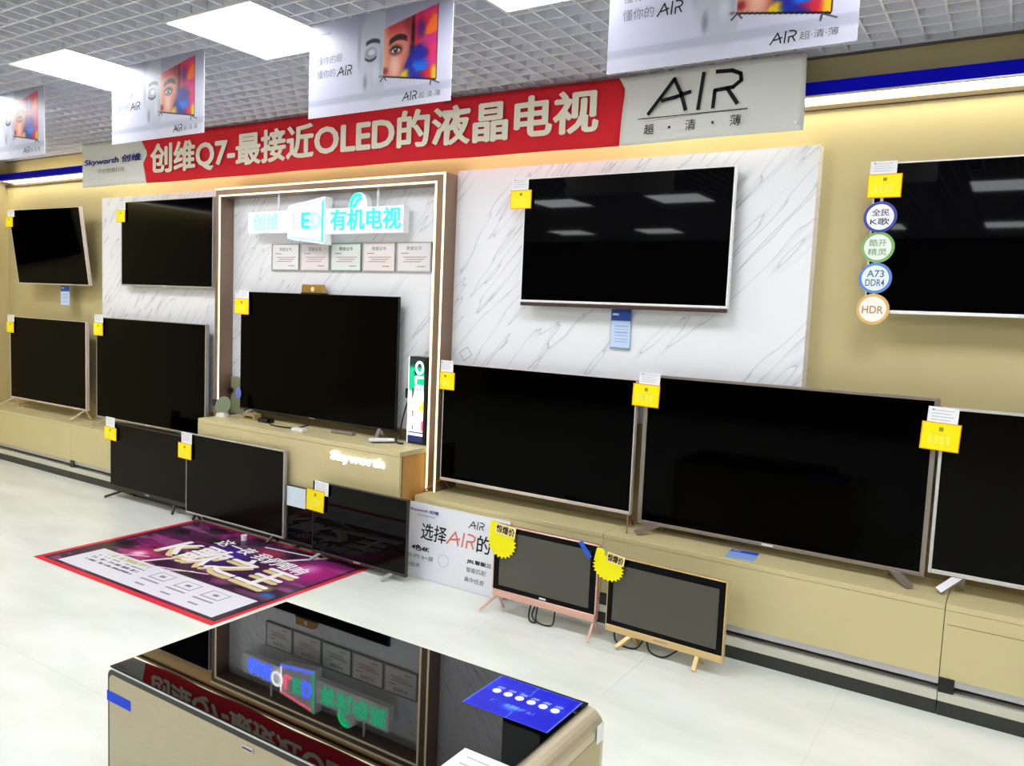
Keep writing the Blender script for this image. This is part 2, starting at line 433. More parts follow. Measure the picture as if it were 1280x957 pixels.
# central pedestal
pd = thing('display_pedestal', 'tall beige pedestal with glowing white lettering in front of the portal', 'pedestal', (-3.865, 3.46, 0))
obj('top_board', B().box(-0.920, 0.920, 0, 0.35, 0.69, 0.72).mesh('top_board', 0.003), M_beige, pd)
obj('front_panel', B().box(-0.920, 0.920, 0.0, 0.02, 0.06, 0.689), M_beige, pd)
M_wood = mat('honey_wood', '#dba258', 0.4, var=0.12, var_scale=6, aniso=(1, 1, 0.15))
obj('side_panel', B().box(0.893, 0.912, 0.028, 0.33, 0.06, 0.689), M_wood, pd)
obj('edge_trim', B().box(0.902, 0.920, 0.0205, 0.0275, 0.06, 0.689), mat('dark_walnut_edge', '#4a2a1c', 0.4), pd)
obj('side_panel', B().box(-0.920, -0.90, 0.0205, 0.35, 0.06, 0.689), M_beige, pd)
obj('kickplate', B().box(-0.89, 0.88, 0.022, 0.34, 0, 0.0595), M_kick, pd)
text('logo_lettering', 'Skyworth', mat('lit_lettering', '#ffffff', 0.4, emit=1.3, emit_col=(.92, .96, 1)), pd, 0.38, 0.809, 0.592, 0.664, -0.008, bold=0.012, depth=0.012)

# ------------------------------------------------------------------ televisions
def tv(label, X0, X1, z0, z1, Y, zs=0.0, frame=M_silver, screen=M_screen, bez=(.006, .006, .006, .01), fdepth=0.03,
       inner=None, feet=(), foot_mat=None, tilt=0.0, yaw=0.0, back=0.05, mark=M_whitemetal, wall=None, chin=None, name='television', group=None):
    cx = (X0 + X1) / 2; w = (X1 - X0) / 2
    t = thing(name, label, 'television', (cx, Y, zs), (math.radians(tilt), 0, math.radians(yaw)), group)
    a, b = z0 - zs, z1 - zs; l, r, tp, bt = bez
    obj('frame', B().ring(-w, w, a, b, l, r, tp, bt, 0.0, fdepth).mesh('frame', 0.0015, 1), frame, t)
    sx0, sx1, sz0, sz1 = -w + l, w - r, a + bt, b - tp
    if inner:
        obj('bezel', B().ring(sx0, sx1, sz0, sz1, *inner, 0.002, 0.012), M_screen_gl, t)
        sx0 += inner[0]; sx1 -= inner[1]; sz1 -= inner[2]; sz0 += inner[3]
    obj('screen', B().box(sx0, sx1, 0.003, 0.012, sz0, sz1), screen, t)
    H = b - a
    bc = B().box(-w + 0.006, w - 0.006, 0.0125, fdepth, a + 0.006, b - 0.006)
    bc.box(-w * 0.75, w * 0.75, fdepth, back, a + 0.05 * H, a + 0.62 * H)
    obj('back_cover', bc, M_black, t)
    if mark: obj('brand_mark', B().box(-0.026, 0.026, -0.0008, 0.0, a + bt * 0.28, a + bt * 0.75 + 0.001), mark, t)
    if wall: obj('wall_bracket', B().box(-0.2, 0.2, back, wall - Y, a + 0.3 * H, a + 0.5 * H), M_black, t)
    if chin: obj('sound_bar', B().box(-w + 0.004, w - 0.004, chin[1], chin[2], a - chin[0], a - 0.0005).mesh('sound_bar', 0.004), frame if len(chin) < 4 else chin[3], t)
    for ft in feet:
        xa, xt, yf, yb, ww, tt = ft
        fb = B(); top = a + 0.006 - (chin[0] if chin else 0)
        fb.beam((xa, fdepth * .6, top), (xt, yf, tt * .75 + ww * .15), ww, tt); fb.beam((xa, fdepth * .6, top), (xa, yb, tt * .8), ww, tt)
        obj('foot', fb, foot_mat or frame, t)
    return t
# on the walls
tA = tv('wall television tilted down at the far left above a blue card', -7.80, -6.705, 1.615, 2.27, 3.70, zs=1.615, frame=M_rose, screen=M_screen, bez=(.004, .01, .004, .008), tilt=0, wall=None, back=0.07)
tA.rotation_euler = (math.radians(7.5), 0, math.radians(2)); tA.location = (-7.235, 3.75, 1.615)
obj('wall_bracket', B().box(-0.2, 0.2, 0.06, 0.13, 0.2, 0.4), M_black, tA)
tv('wall television on white marble left of the portal', -6.18, -5.025, 1.625, 2.29, 3.745, zs=1.625, frame=M_silver, bez=(.006, .006, .005, .012), wall=3.811)
tv('wall television on white marble right of the portal, white frame and brown bottom rail', -2.35, -1.19, 1.606, 2.272, 3.73, zs=1.606, frame=M_white, screen=M_screen_gl, bez=(.007, .008, .005, .012), wall=3.811,
   chin=(.02, -0.004, 0.03, mat('brown_rail', '#3d2618', 0.4)))
tv('white-framed wall television at the right edge with round stickers', -0.592, 0.60, 1.61, 2.246, 3.745, zs=1.61, frame=M_white, screen=M_screen_gl, bez=(.006, .006, .006, .014), wall=3.899)
t = tv('television on the left side wall at the edge of the photo', -0.5, 0.5, 1.72, 2.28, 0, zs=1.72, frame=M_black, bez=(.008, .008, .008, .012), mark=None)
t.location = (XL + 0.07, 3.25, 1.72); t.rotation_euler = (0, 0, math.radians(90))
obj('wall_bracket', B().box(-0.15, 0.15, 0.05, 0.069, 0.15, 0.35), M_black, t)
# on the platforms
tv('rose-framed television on the far left of the platform', -7.99, -6.70, 0.543, 1.308, 3.745, zs=0.46, frame=M_rose, screen=M_screen, bez=(.008, .012, .004, .016),
   feet=[(-.60, -.70, -.09, .06, .02, .008), (.60, .56, -.09, .06, .02, .008)])
tv('large silver-edged television on the platform just left of the portal', -6.50, -5.06, 0.52, 1.36, 3.72, zs=0.46, frame=M_silver, bez=(.006, .01, .006, .014),
   feet=[(-.58, -.66, -.07, .08, .02, .008), (.58, .66, -.07, .08, .02, .008)])
tv('television with rose-white edge and thin wire feet standing right of the portal', -2.855, -1.622, 0.535, 1.232, 3.722, zs=0.46, frame=M_rose, bez=(.006, .007, .004, .018), mark=None,
   feet=[(-.605, -.69, -.055, .09, .006, .006), (.60, .645, -.09, .09, .006, .006)], foot_mat=mat('copper_wire', '#a8705c', 0.35, metal=0.4))
tv('biggest television, taupe frame and flat angled feet, on the right platform', -1.585, -0.268, 0.502, 1.264, 3.735, zs=0.46, frame=M_taupe, screen=M_screen, bez=(.022, .02, .012, .018),
   feet=[(-.545, -.625, -.09, .06, .03, .012), (.53, .615, -.075, .06, .03, .012)])
tv('television with pale silver frame cut by the right edge of the photo', -0.256, 0.99, 0.53, 1.232, 3.725, zs=0.46, frame=mat('pale_silver', '#d6d4d4', .35, metal=.3), screen=M_screen_warm, bez=(.013, .013, .010, .018),
   feet=[(-.50, -.575, -.045, .07, .03, .012), (.50, .575, -.045, .07, .03, .012)], foot_mat=M_alu)
# on the pedestal
tv('thin black television standing on the pedestal inside the portal', -4.69, -3.225, 0.776, 1.61, 3.735, zs=0.72, frame=M_black, screen=M_screen, bez=(.004, .006, .004, .010), fdepth=0.02, mark=M_silver,
   feet=[(-.60, -.66, -.1, .05, .022, .01), (.60, .66, -.1, .05, .022, .01)], foot_mat=M_alu)
# on the floor
tv('black television on the floor at the left with black splayed feet', -5.84, -4.885, 0.062, 0.575, 3.45, frame=M_black, screen=M_screen_warm, bez=(.008, .008, .008, .03), back=0.06,
   feet=[(-.31, -.43, -.075, .1, .016, .012), (.31, .37, -.045, .1, .016, .012)], mark=mat('grey_mark', '#8a8a8a', .4))
tv('silver-edged television on the floor standing on the purple floor poster', -4.845, -3.845, 0.05, 0.614, 3.408, frame=M_silver, screen=M_screen_warm, bez=(.006, .012, .006, .012), fdepth=.025, back=0.045,
   feet=[(-.40, -.42, .0, .045, .02, .01), (.40, .38, -.03, .045, .02, .01)], foot_mat=M_black, mark=None)
tv('small television on the floor mostly hidden behind two others', -3.835, -3.27, 0.03, 0.4, 3.424, frame=M_black, screen=M_screen_gl, bez=(.01, .01, .01, .02), fdepth=.02, back=0.03,
   feet=[(-.2, -.2, -.0, .03, .02, .01), (.2, .2, -.0, .03, .02, .01)], mark=None)
tv('dark television on the floor at the poster corner beside the leaning board', -3.55, -2.805, 0.036, 0.478, 3.372, frame=mat('graphite_frame', '#2a211d', .4), screen=M_screen_gl, bez=(.005, .006, .005, .016), fdepth=.022, back=0.046,
   feet=[(-.30, -.33, -.05, .04, .022, .008), (.27, .245, -.06, .04, .022, .008)], foot_mat=M_silver, mark=M_silver)
pk = tv('small rose-gold television on the floor with a starburst tag and blue ribbon', -2.205, -1.607, 0.118, 0.463, 3.35, frame=M_pink, screen=M_screen_grey, bez=(.005, .008, .006, .004), inner=(.032, .034, .026, .024), fdepth=.03, back=0.05,
   chin=(.032, -0.004, 0.04), feet=[(-.27, -.335, -.055, .07, .010, .008), (.285, .292, -.06, .07, .010, .008)], mark=None)
obj('brand_mark', B().box(-0.016, 0.022, 0.0012, 0.0019, 0.128, 0.137), M_white, pk)
gd = tv('small pale gold television on the floor beside the rose-gold one', -1.556, -0.982, 0.064, 0.428, 3.345, frame=M_gold, screen=M_screen_grey, bez=(.004, .005, .004, .032), inner=(.026, .028, .034, .022), fdepth=.03, back=0.05,
   feet=[(-.15, -.205, -.04, .07, .018, .014), (.17, .175, -.04, .07, .018, .014)], mark=None, yaw=-2.0)
obj('brand_mark', B().box(-0.04, 0.03, -0.0008, 0.0, 0.079, 0.084), M_taupe, gd)

# ------------------------------------------------------------------ price labels
def price_label(lab, Y, w, y, rot=0.0):
    cx = (y[0] + y[1]) / 2; t = thing('price_label', lab, 'price tag', (cx, Y, y[2]), (0, math.radians(rot), 0), 'price tags on the televisions')
    def R(q): return q[0] - cx, q[1] - cx, q[2] - y[2], q[3] - y[2]
    a0, a1, c0, c1 = R(w); b0, b1, d0, d1 = R(y)
    sc = obj('spec_card', B().box(a0, a1, 0.002, 0.004, c0, c1), M_paper, t)
    W, H = a1 - a0, c1 - c0; pr = B()
    for k in range(4): pr.box(a0 + .12 * W, a0 + (.85 - .1 * (k % 2)) * W, 0.0014, 0.002, c1 - (.2 + .17 * k) * H, c1 - (.16 + .17 * k) * H)
    obj('print', pr, mat('faint_print', '#c3c6d0', .6), sc)
    obj('emblem', B().disc(a0 + .17 * W, c1 - .16 * H, .035 * W, 0.0010, 0.0014, 10), M_greyink, sc)
    pc = obj('price_card', B().box(b0, b1, -0.001, 0.001, d0, d1), M_orange, t)
    e = 0.004
    obj('yellow_face', B().box(b0 + e, b1 - e, -0.0022, -0.001, d0 + e, d1 - e), M_yellow, pc)
    W, H = b1 - b0, d1 - d0; pr = B()
    for k in range(4): pr.box(b0 + (.2 + .15 * k) * W, b0 + (.3 + .15 * k) * W, -0.003, -0.0022, d0 + .22 * H, d0 + .55 * H)
    obj('pale_figures', pr, M_paleprint, pc)
    obj('emblem', B().box(b0 + .45 * W, b0 + .56 * W, -0.003, -0.0022, d1 - .3 * H, d1 - .16 * H), mat('olive_print', '#a88a10', .6), pc)
    return t
s = 3.716 / 3.62
for lab, Y, w, y, rot in [
    ('yellow price tag on the tilted wall television at the far left', 3.645, (-7.792, -7.673, 2.203, 2.262), (-7.823, -7.694, 2.114, 2.204), 0),
    ('yellow price tag on the wall television left of the portal', 3.735, (-6.206, -6.109, 2.224, 2.291), (-6.229, -6.107, 2.13, 2.225), 0),
    ('yellow price tag on the rose-framed platform television at the far left', 3.737, (-8.017, -7.894, 1.258, 1.323), (-8.027, -7.896, 1.155, 1.258), 0),
    ('yellow price tag on the large platform television just left of the portal', 3.712, (-6.514, -6.39, 1.314, 1.38), (-6.523, -6.387, 1.206, 1.313), 0),
    ('yellow price tag on the pedestal television inside the portal', 3.722, (-4.616 * s, -4.476 * s, 1.558, 1.615), (-4.618 * s, -4.47 * s, 1.449, 1.560), 0),
    ('yellow price tag on the black floor television at the left', 3.44, (-5.889, -5.772, .538, .614), (-5.905, -5.743, .438, .539), 1),
    ('yellow price tag on the silver-edged floor television', 3.397, (-4.885, -4.771, .541, .618), (-4.917, -4.768, .432, .542), 1),
    ('yellow price tag on the dark floor television at the poster corner', 3.36, (-3.53, -3.415, .405, .487), (-3.593, -3.443, .297, .427), 2),
    ('yellow price tag at the portal edge on the rose-white-edged television', 3.71, (-2.876, -2.777, 1.179, 1.249), (-2.897, -2.761, 1.077, 1.181), 0),
    ('yellow price tag on the biggest television', 3.72, (-1.616, -1.504, 1.209, 1.274), (-1.644, -1.499, 1.101, 1.215), 1.5),
    ('yellow price tag on the television cut by the right edge', 3.71, (-.312, -.199, 1.155, 1.232), (-.329, -.183, 1.051, 1.168), 2),
    ('yellow price tag above the round stickers on the right wall television', 3.73, (-.609, -.505, 2.193, 2.251), (-.615, -.481, 2.097, 2.197), 0),
    ('yellow price tag on the wall television right of the portal', 3.718, (-2.425, -2.319, 2.208, 2.274), (-2.429, -2.295, 2.109, 2.209), 0)]:
    price_label(lab, Y, w, y, rot)

def starburst(lab, cx, cz, Y, rx, rz, rot, tx):
    t = thing('starburst_tag', lab, 'price tag', (cx, Y, cz), (0, math.radians(rot), 0), 'starburst price tags')
    n = 22; P = []
    for k in range(2 * n):
        a = math.pi * k / n; q = 1.0 if k % 2 == 0 else 0.84; P.append((rx * q * math.cos(a), rz * q * math.sin(a)))
    obj('burst', B().prism(P, 0.0, 0.002), mat('lemon_card', '#fbf000', 0.5, spec=0.3), t)
    obj('tab', B().prism([(-rx * .95, rz * .2), (-rx * .5, rz * .2), (-rx * .35, rz * 1.1), (-rx * .55, rz * 1.3), (-rx * .9, rz * 1.2)], -0.001, 0.0), MATS['lemon_card'], t)
    p = obj('name_plate', B().box(tx[0], tx[1], -0.003, -0.001, tx[2], tx[3]).mesh('name_plate', 0.0008, 1), mat('cream_plate', '#ffe9a0', .5), t)
    e = 0.006
    text('lettering', '惊爆价', M_ink, p, tx[0] + e, tx[1] - e, tx[2] + e, tx[3] - e, -0.0036, fat=0.0012)
    return t
starburst('yellow starburst tag on the rose-gold television', -2.15, 0.372, 3.34, 0.088, 0.082, 6, (-.045, .075, .045, .098))
starburst('yellow starburst tag on the pale gold television', -1.545, 0.372, 3.33, 0.082, 0.064, 8, (-.015, .075, .032, .078))
tag(obj('ribbon', rel(B().beam((-1.705, 3.345, 0.466), (-1.648, 3.344, 0.398), 0.024, 0.0015, side=(.76, 0, .65)).beam((-1.69, 3.342, 0.44), (-1.665, 3.342, 0.437), 0.004, 0.001, side=(0, 0, 1)), (-1.67, 3.344, 0.40)), mat('blue_ribbon', '#1757d8', .4), None, (-1.67, 3.344, 0.40)),
    'blue ribbon taped across the corner of the rose-gold television', 'ribbon')

# round stickers on the right wall television
for cz, ring, inner, lines, colr, lab in [
    (2.018, '#3a3f9e', '#f4f4fa', ['全民', 'K歌'], '#2a2d55', 'round white sticker with dark blue rim, topmost of the four'),
    (1.890, '#7fb062', '#eef4ec', ['酷开', '精灵'], '#7ea37a', 'round white sticker with green rim, second of the four'),
    (1.759, '#5b86cf', '#e6f1f6', ['A73', 'DDR4'], '#4a5f86', 'round pale blue sticker with blue rim, third of the four'),
    (1.626, '#e3b468', '#f7f3ea', ['HDR'], '#b98a55', 'round white sticker with gold rim, lowest of the four')]:
    t = thing('round_sticker', lab, 'sticker', (-0.556, 3.74, cz), None, 'round stickers on the right wall television')
    obj('rim', B().disc(0, 0, 0.066, -0.002, 0.003, 40), mat('rim' + ring, ring, .5), t)
    obj('face', B().disc(0, 0, 0.054, -0.003, -0.002, 40), mat('face' + inner, inner, .5), t)
    mt = mat('ink' + colr, colr, .6)
    if len(lines) == 2:
        text('lettering', lines[0], mt, t, -.034, .034, .004, .034, -.0036, bold=.01); text('lettering', lines[1], mt, t, -.038, .038, -.034, -.005, -.0036, bold=.01)
    else: text('lettering', lines[0], mt, t, -.042, .042, -.018, .014, -.0036, bold=.01)
obj('stem', B().box(-0.562, -0.550, 3.7415, 3.743, 1.62, 2.10), M_paper); o = bpy.data.objects['stem']; o.name = 'sticker_backing_strip'
tag(o, 'narrow white strip holding the four round stickers in a column', 'strip')

# info cards
def card_print(head, body):
    def f(u, v):
        c = np.zeros(u.shape + (3,)) + np.array(body)
        c = mix(c, head, 1 - S(.28, .30, v)); c = mix(c, (.95, .96, 1), ((v > .1) & (v < .15) & (u > .08) & (u < .4)).astype(float))
        for k in range(6): c = mix(c, (.6, .68, .86), ((np.abs(v - .42 - .08 * k) < .012) & (u > .2) & (u < .9)).astype(float))
        e = ((u < .03) | (u > .97) | (v > .975)).astype(float); return mix(c, (.45, .58, .7), e)
    return f
def info_card(lab, X0, X1, z0, z1, Y, tilt=0):
    t = thing('info_card', lab, 'card', ((X0 + X1) / 2, Y, z0), (math.radians(tilt), 0, 0), 'blue information cards')
    obj('holder', B().box(-(X1 - X0) / 2, (X1 - X0) / 2, 0.0005, 0.004, 0, z1 - z0), mat('clear_holder', '#9fb4c8', .2), t)
    painted('printed_sheet', X1 - X0, z1 - z0, 30, 44, card_print((.16, .33, .72), (.78, .85, .97)), M_print, t, (0, 0, (z1 - z0) / 2))
info_card('blue and white information card hanging below the wall television on marble', -1.824, -1.71, 1.38, 1.584, 3.80)
info_card('small blue card hanging below the tilted wall television', -7.199, -7.055, 1.433, 1.61, 3.80)
t = thing('info_card', 'blue card lying on the platform in front of the biggest television', 'card', (-1.02, 3.665, 0.4615), (0, 0, math.radians(4)), 'blue information cards')
obj('card_stock', B().box(-0.065, 0.065, -0.075, 0.075, 0, 0.0012), M_paper, t)
painted('printed_sheet', 0.13, 0.15, 30, 44, card_print((.12, .30, .80), (.55, .72, .98)), M_print, t, (0, 0, 0.0016), floor=True)
o = tag(obj('white_sheet', B().box(-0.068, 0.10, 0, 0.001, -0.125, 0), mat('bluish_paper', '#dcecf6', .5), None, (-3.765, 3.4225, 0.396)), 'bluish white sheet stuck on the half-hidden floor television', 'paper sheet')

# ------------------------------------------------------------------ long banner
ban = thing('banner', 'long red and white fabric banner with Chinese lettering across the wall top', 'banner', (0, 3.70, 2.4047)); ban.scale = (1.0423, 1.0423, 1.0423)
wave = lambda x: 0.012 * np.sin(x * 2.3) + 0.006 * np.sin(x * 7.1 + 1)
def top(x): return 2.725 - 2.37 + (x + 6.37) / 5.51 * -0.045
def bot(x): return 0.010 + (x + 6.37) / 5.51 * -0.016
def cloth(name, left, right, m, n):
    """strip between two boundary polylines x(v)"""
    vv = np.linspace(0, 1, 13); V = []; F = []
    for j, v in enumerate(vv):
        a, b = np.interp(v, *left), np.interp(v, *right)
        for i in range(n + 1):
            x = a + (b - a) * i / n; z = top(x) + (bot(x) - top(x)) * v
            V.append((x, float(wave(x)) + 0.004 * math.sin(v * 6 + x * 3), z))
    for j in range(12):
        for i in range(n): k = j * (n + 1) + i; F.append((k + n + 1, k + n + 2, k + 1, k))
    b = B().add(V, F); me = bpy.data.meshes.new(name); me.from_pydata(b.v, [], b.f)
    o = obj(name, me, m, ban, smooth=True)
    md = o.modifiers.new('thickness', 'SOLIDIFY'); md.thickness = 0.0015; md.offset = 1
    return o
Lx = ([0, .38, .58, 1], [-5.606, -5.504, -5.558, -5.529]); Rx = ([0, .18, 1], [-1.735, -1.70, -1.718])
cloth('white_end', ([0, 1], [-6.375, -6.356]), Lx, M_whitecloth, 30)
cloth('red_field', Lx, Rx, M_redcloth, 120)
cloth('white_end', Rx, ([0, 1], [-0.860, -0.854]), M_whitecloth, 30)
yo = -0.011
text('lettering', '创维Q7-最接近OLED的液晶电视', M_cream, ban, -5.465, -1.835, 2.432 - 2.37, 2.650 - 2.37, yo, bold=0.008, fat=0.007, yfun=wave)
text('lettering', 'Skyworth 创维', M_navy, ban, -6.319, -5.575, 0.165, 0.225, yo, fat=0.003, shear=0.2, yfun=wave)
text('lettering', '开创健康科技', M_greyink, ban, -6.141, -5.777, 0.105, 0.140, yo, yfun=wave)
for ch, x in (('超', -1.586), ('清', -1.378), ('薄', -1.169)): text('lettering', ch, M_ink, ban, x, x + .05, 0.035, 0.083, yo, yfun=wave)
for x in (-1.456, -1.247): obj('lettering_dot', B().disc(x, .058, .006, float(wave(x)) - .012, float(wave(x)) - .011, 12), M_ink, ban)
def air(b, x0, z0, w, h, sw, y0, y1):
    g = lambda *P: [(x0 + p * w, z0 + q * h) for p, q in P]
    return b.strokes([g((0, 0), (.13, .42), (.28, .92), (.36, .5), (.42, .02)), g((.15, .34), (.30, .40), (.46, .5)), g((.60, .98), (.56, .0)),
                      g((.72, 0), (.73, .46), (.92, .50), (1.0, .66), (.99, .84), (.90, .95), (.74, .97)), g((.86, .48), (.97, .05))], sw, y0, y1)
yb = float(wave(-1.35)) - 0.014
obj('air_logo', air(B(), -1.56, 0.125, 0.43, 0.158, 0.017, yb, yb + 0.001), M_ink, ban)
obj('underline', B().box(-1.612, -1.094, yb, yb + 0.001, 0.103, 0.107), M_ink, ban)
obj('eyelet', B().disc(-0.885, 0.03, 0.008, -0.016, -0.012, 14), M_alu, ban)
obj('tape_patch', B().box(-2.78, -2.72, float(wave(-2.75)) - 0.012, float(wave(-2.75)) - 0.010, 0.29, 0.335), mat('dark_red_tape', '#8f1118', .5), ban)

# ------------------------------------------------------------------ hanging posters
PW, PH = 0.792, 0.40
def poster_art(u, v):
    c = np.zeros(u.shape + (3,)) + np.array((.80, .80, .885))
    c = mix(c, (.58, .59, .68), S(.62, 0, v) * S(0.02, .45, u) * .8)
    c = mix(c, (.72, .73, .81), S(.80, .83, v + .02 * u)); c = mix(c, (.84, .84, .91), S(.86, .9, v))
    # pale half of the face
    c = mix(c, (.73, .75, .81), blob(u, v, .50, .42, .15, .55, .3) * (u < .56) * .85)
    c = mix(c, (.47, .48, .55), blob(u, v, .378, .34, .022, .30, .9) * .5)
    c = mix(c, (.52, .51, .59), blob(u, v, .425, .70, .022, .13, .9) * .8); c = mix(c, (.62, .62, .69), blob(u, v, .535, .52, .02, .2, .9) * .6)
    c = mix(c, (.86, .87, .92), blob(u, v, .50, .62, .035, .14, .9) * .6)
    arch = .318 - .028 * (1 - ((u - .475) / .055) ** 2); c = mix(c, (.16, .16, .21), (1 - S(.012, .03, np.abs(v - arch))) * (1 - S(.042, .056, np.abs(u - .475))))
    c = mix(c, (.40, .40, .47), blob(u, v, .460, .415, .058, .085, .6) * .65); c = mix(c, (.80, .80, .86), blob(u, v, .468, .405, .036, .045, .6))
    lid = .452 + .035 * (1 - ((u - .46) / .045) ** 2); c = mix(c, (.10, .10, .14), (1 - S(.008, .02, np.abs(v - lid))) * (1 - S(.035, .047, np.abs(u - .46))))
    # picture inside the drawn television
    k = quadmask(u, v, [(.55, .195), (.903, .05), (.903, .77), (.55, .665)])
    n1, n2, n3 = vnoise(u * 1.5, v, 6, 1, 3), vnoise(u, v * 1.2, 7, 5, 3), vnoise(u * 1.4, v, 9, 9, 3)
    p = np.zeros_like(c) + np.array((.83, .13, .22))
    p = mix(p, (.95, .42, .16), S(.80, .87, u + .25 * (n1 - .5)) * S(.55, .35, v)); p = mix(p, (.80, .14, .52), S(.5, .62, n2) * S(.78, .84, u) * .9)
    p = mix(p, (.32, .10, .48), blob(u, v, .80, .26, .045, .16, .8) * .9)
    p = mix(p, (.10, .13, .62), S(.33, .48, v + .3 * (n3 - .5)) * S(.87, .80, u + .12 * (n1 - .5))); p = mix(p, (.06, .42, .88), S(.48, .60, n2) * S(.52, .62, v) * S(.88, .82, u))
    p = mix(p, (.88, .20, .50), S(.84, .88, u) * S(.35, .5, v) * S(.68, .6, v) * .8); p = mix(p, (.90, .74, .12), S(.66, .74, v + .25 * (n1 - .5)) * (S(.74, .70, u) + S(.85, .89, u)).clip(0, 1))
    p = mix(p, (.15, .05, .12), blob(u, v, .748, .28, .02, .30, .7) * .9)
    skin = np.zeros_like(c) + np.array((.86, .52, .44)); skin = mix(skin, (.95, .74, .66), blob(u, v, .63, .58, .055, .2, .9)); skin = mix(skin, (.78, .24, .24), S(.34, .17, v)); skin = mix(skin, (.48, .20, .22), S(.675, .74, u + .02 * np.sin(v * 12)) * .9); skin = mix(skin, (.95, .68, .52), S(.60, .55, u) * .7)
    fk = 1 - S(.722, .732, u + .30 * np.maximum(0, v - .5)); p = p * (1 - fk[..., None]) + skin * fk[..., None]
    arch = .352 - .05 * (1 - ((u - .655) / .07) ** 2); p = mix(p, (.22, .08, .09), (1 - S(.018, .04, np.abs(v - arch))) * (1 - S(.05, .07, np.abs(u - .65))))
    p = mix(p, (.36, .13, .14), blob(u, v, .635, .425, .06, .075, .6) * .85); p = mix(p, (.90, .80, .78), blob(u, v, .634, .432, .036, .027, .4)); p = mix(p, (.10, .07, .08), blob(u, v, .634, .425, .017, .036, .35)); p = mix(p, (.98, .98, 1), blob(u, v, .631, .415, .005, .010, .5))
    p = mix(p, (.10, .05, .06), (1 - S(.006, .014, np.abs(v - (.428 - .032 * (1 - ((u - .634) / .04) ** 2))))) * (1 - S(.034, .042, np.abs(u - .634))))
    p = mix(p, (.60, .16, .18), blob(u, v, .565, .62, .03, .06, .8))
    c = c * (1 - k[..., None]) + p * k[..., None]
    bar = (np.abs(v - (.665 + .105 * (u - .55) / .353) - .006) < .009) & (u > .548) & (u < .905); c = mix(c, (.05, .04, .05), bar.astype(float))
    right = (np.abs(u - .904) < .0028) & (v > .05) & (v < .775); c = mix(c, (.30, .12, .12), right.astype(float))
    for (a, b, d, e) in ((.553, .675, .533, .715), (.556, .675, .572, .712), (.875, .775, .925, .815), (.872, .775, .868, .82)):
        tt = np.clip(((u - a) * (d - a) + (v - b) * (e - b)) / ((d - a) ** 2 + (e - b) ** 2), 0, 1)
        c = mix(c, (.30, .24, .24), 1 - S(.003, .0055, np.hypot(u - a - tt * (d - a), (v - b - tt * (e - b)) * .6)))
    return mix(c, (.45, .36, .42), blob(u, v, .535, .665, .02, .02, .8) * .8)
art = None
for k, (x0, Y, zt, rz, lab) in enumerate([
    (-5.778, 2.546, 2.764, 0, 'hanging face poster cut by the left edge of the photo'),
    (-4.273, 2.539, 2.764, 0, 'hanging face poster in front of the banner start, second from the left'),
    (-2.758, 2.548, 2.764, 0, 'hanging face poster in front of the red banner, third from the left'),
    (-1.263, 2.494, 2.762, 0, 'large hanging face poster cut by the top edge, nearest the right')]):
    t = thing('hanging_poster', lab, 'poster', (x0 + PW / 2, Y, zt - PH), (0, 0, math.radians(rz)), 'face posters hanging from the ceiling')
    if art is None:
        art = painted('printed_sheet', PW, PH, 300, 170, poster_art, M_print, t, (0, -0.0006, PH / 2)); parts = [art]
        parts.append(obj('backing', B().box(-PW / 2, PW / 2, 0, 0.0015, 0, PH), M_paper, t))
        g2 = mat('pale_grey_ink', '#6c6c7c', .6)
        parts += [text('lettering', '懂你的眼', g2, t, -.345, -.195, .222, .258, -.0012, bold=-0.005), text('lettering', '懂你的', g2, t, -.345, -.235, .165, .201, -.0012, bold=-0.005),
                  obj('air_logo', air(B(), -.222, .163, .085, .040, .0045, -.0016, -.0012), M_ink, t), obj('air_logo', air(B(), .15, .022, .075, .034, .004, -.0016, -.0012), M_ink, t),
                  text('lettering', '超·清·薄', mat('mid_grey_ink', '#73737e', .6), t, .235, .345, .024, .048, -.0012), text('lettering', 'Skyworth 创维', g2, t, -.335, -.27, .345, .357, -.0012)]
    else:
        for p in parts:
            q = p.copy(); C.objects.link(q); q.parent = t

# ------------------------------------------------------------------ illuminated sign in the portal
sg = thing('illuminated_sign', 'white illuminated sign box with neon lettering hanging inside the portal', 'sign', (-3.895, 3.715, 2.0))
def sx(X): return X + 3.895
obj('sign_box', B().box(sx(-4.597), sx(-4.15), 0, 0.05, 0.012, 0.158).box(sx(-3.86), sx(-3.19), 0, 0.05, -0.003, 0.158), mat('opal_acrylic', '#f3f6fa', .35, emit=0.12, emit_col=(1, 1, 1)), sg)
obj('round_emblem_box', B().disc(sx(-3.565), 0.175, 0.075, 0.004, 0.046, 36), MATS['opal_acrylic'], sg)
obj('screen_shaped_box', B().prism([(sx(-4.178), -0.032), (sx(-3.835), -0.072), (sx(-3.835), 0.234), (sx(-4.178), 0.185)], -0.02, 0.045), MATS['opal_acrylic'], sg)
for X in (-4.317, -3.42): obj('hanger_rod', B().tube([(sx(X), 0.025, 0.15), (sx(X), 0.025, 0.272)], 0.008, 10), M_white, sg)
NB = mat('neon_blue', '#0818ff', .4, emit=5.0, emit_col=(.02, .10, 1.0)); NG = mat('neon_green', '#00c080', .4, emit=2.6, emit_col=(.0, .92, .50))
NW = mat('neon_white', '#ffffff', .4, emit=5.0); NR = mat('neon_red', '#ff2040', .4, emit=4.0, emit_col=(1.0, .12, .25))
for m_, col_, st_ in ((NB, (.05, .12, 1.0), 10.0), (NR, (1.0, .12, .2), 6.0), (NG, (.015, .95, .42), 2.2)):
    bs = m_.node_tree.nodes['Principled BSDF']; bs.inputs['Emission Color'].default_value = (*col_, 1); bs.inputs['Emission Strength'].default_value = st_
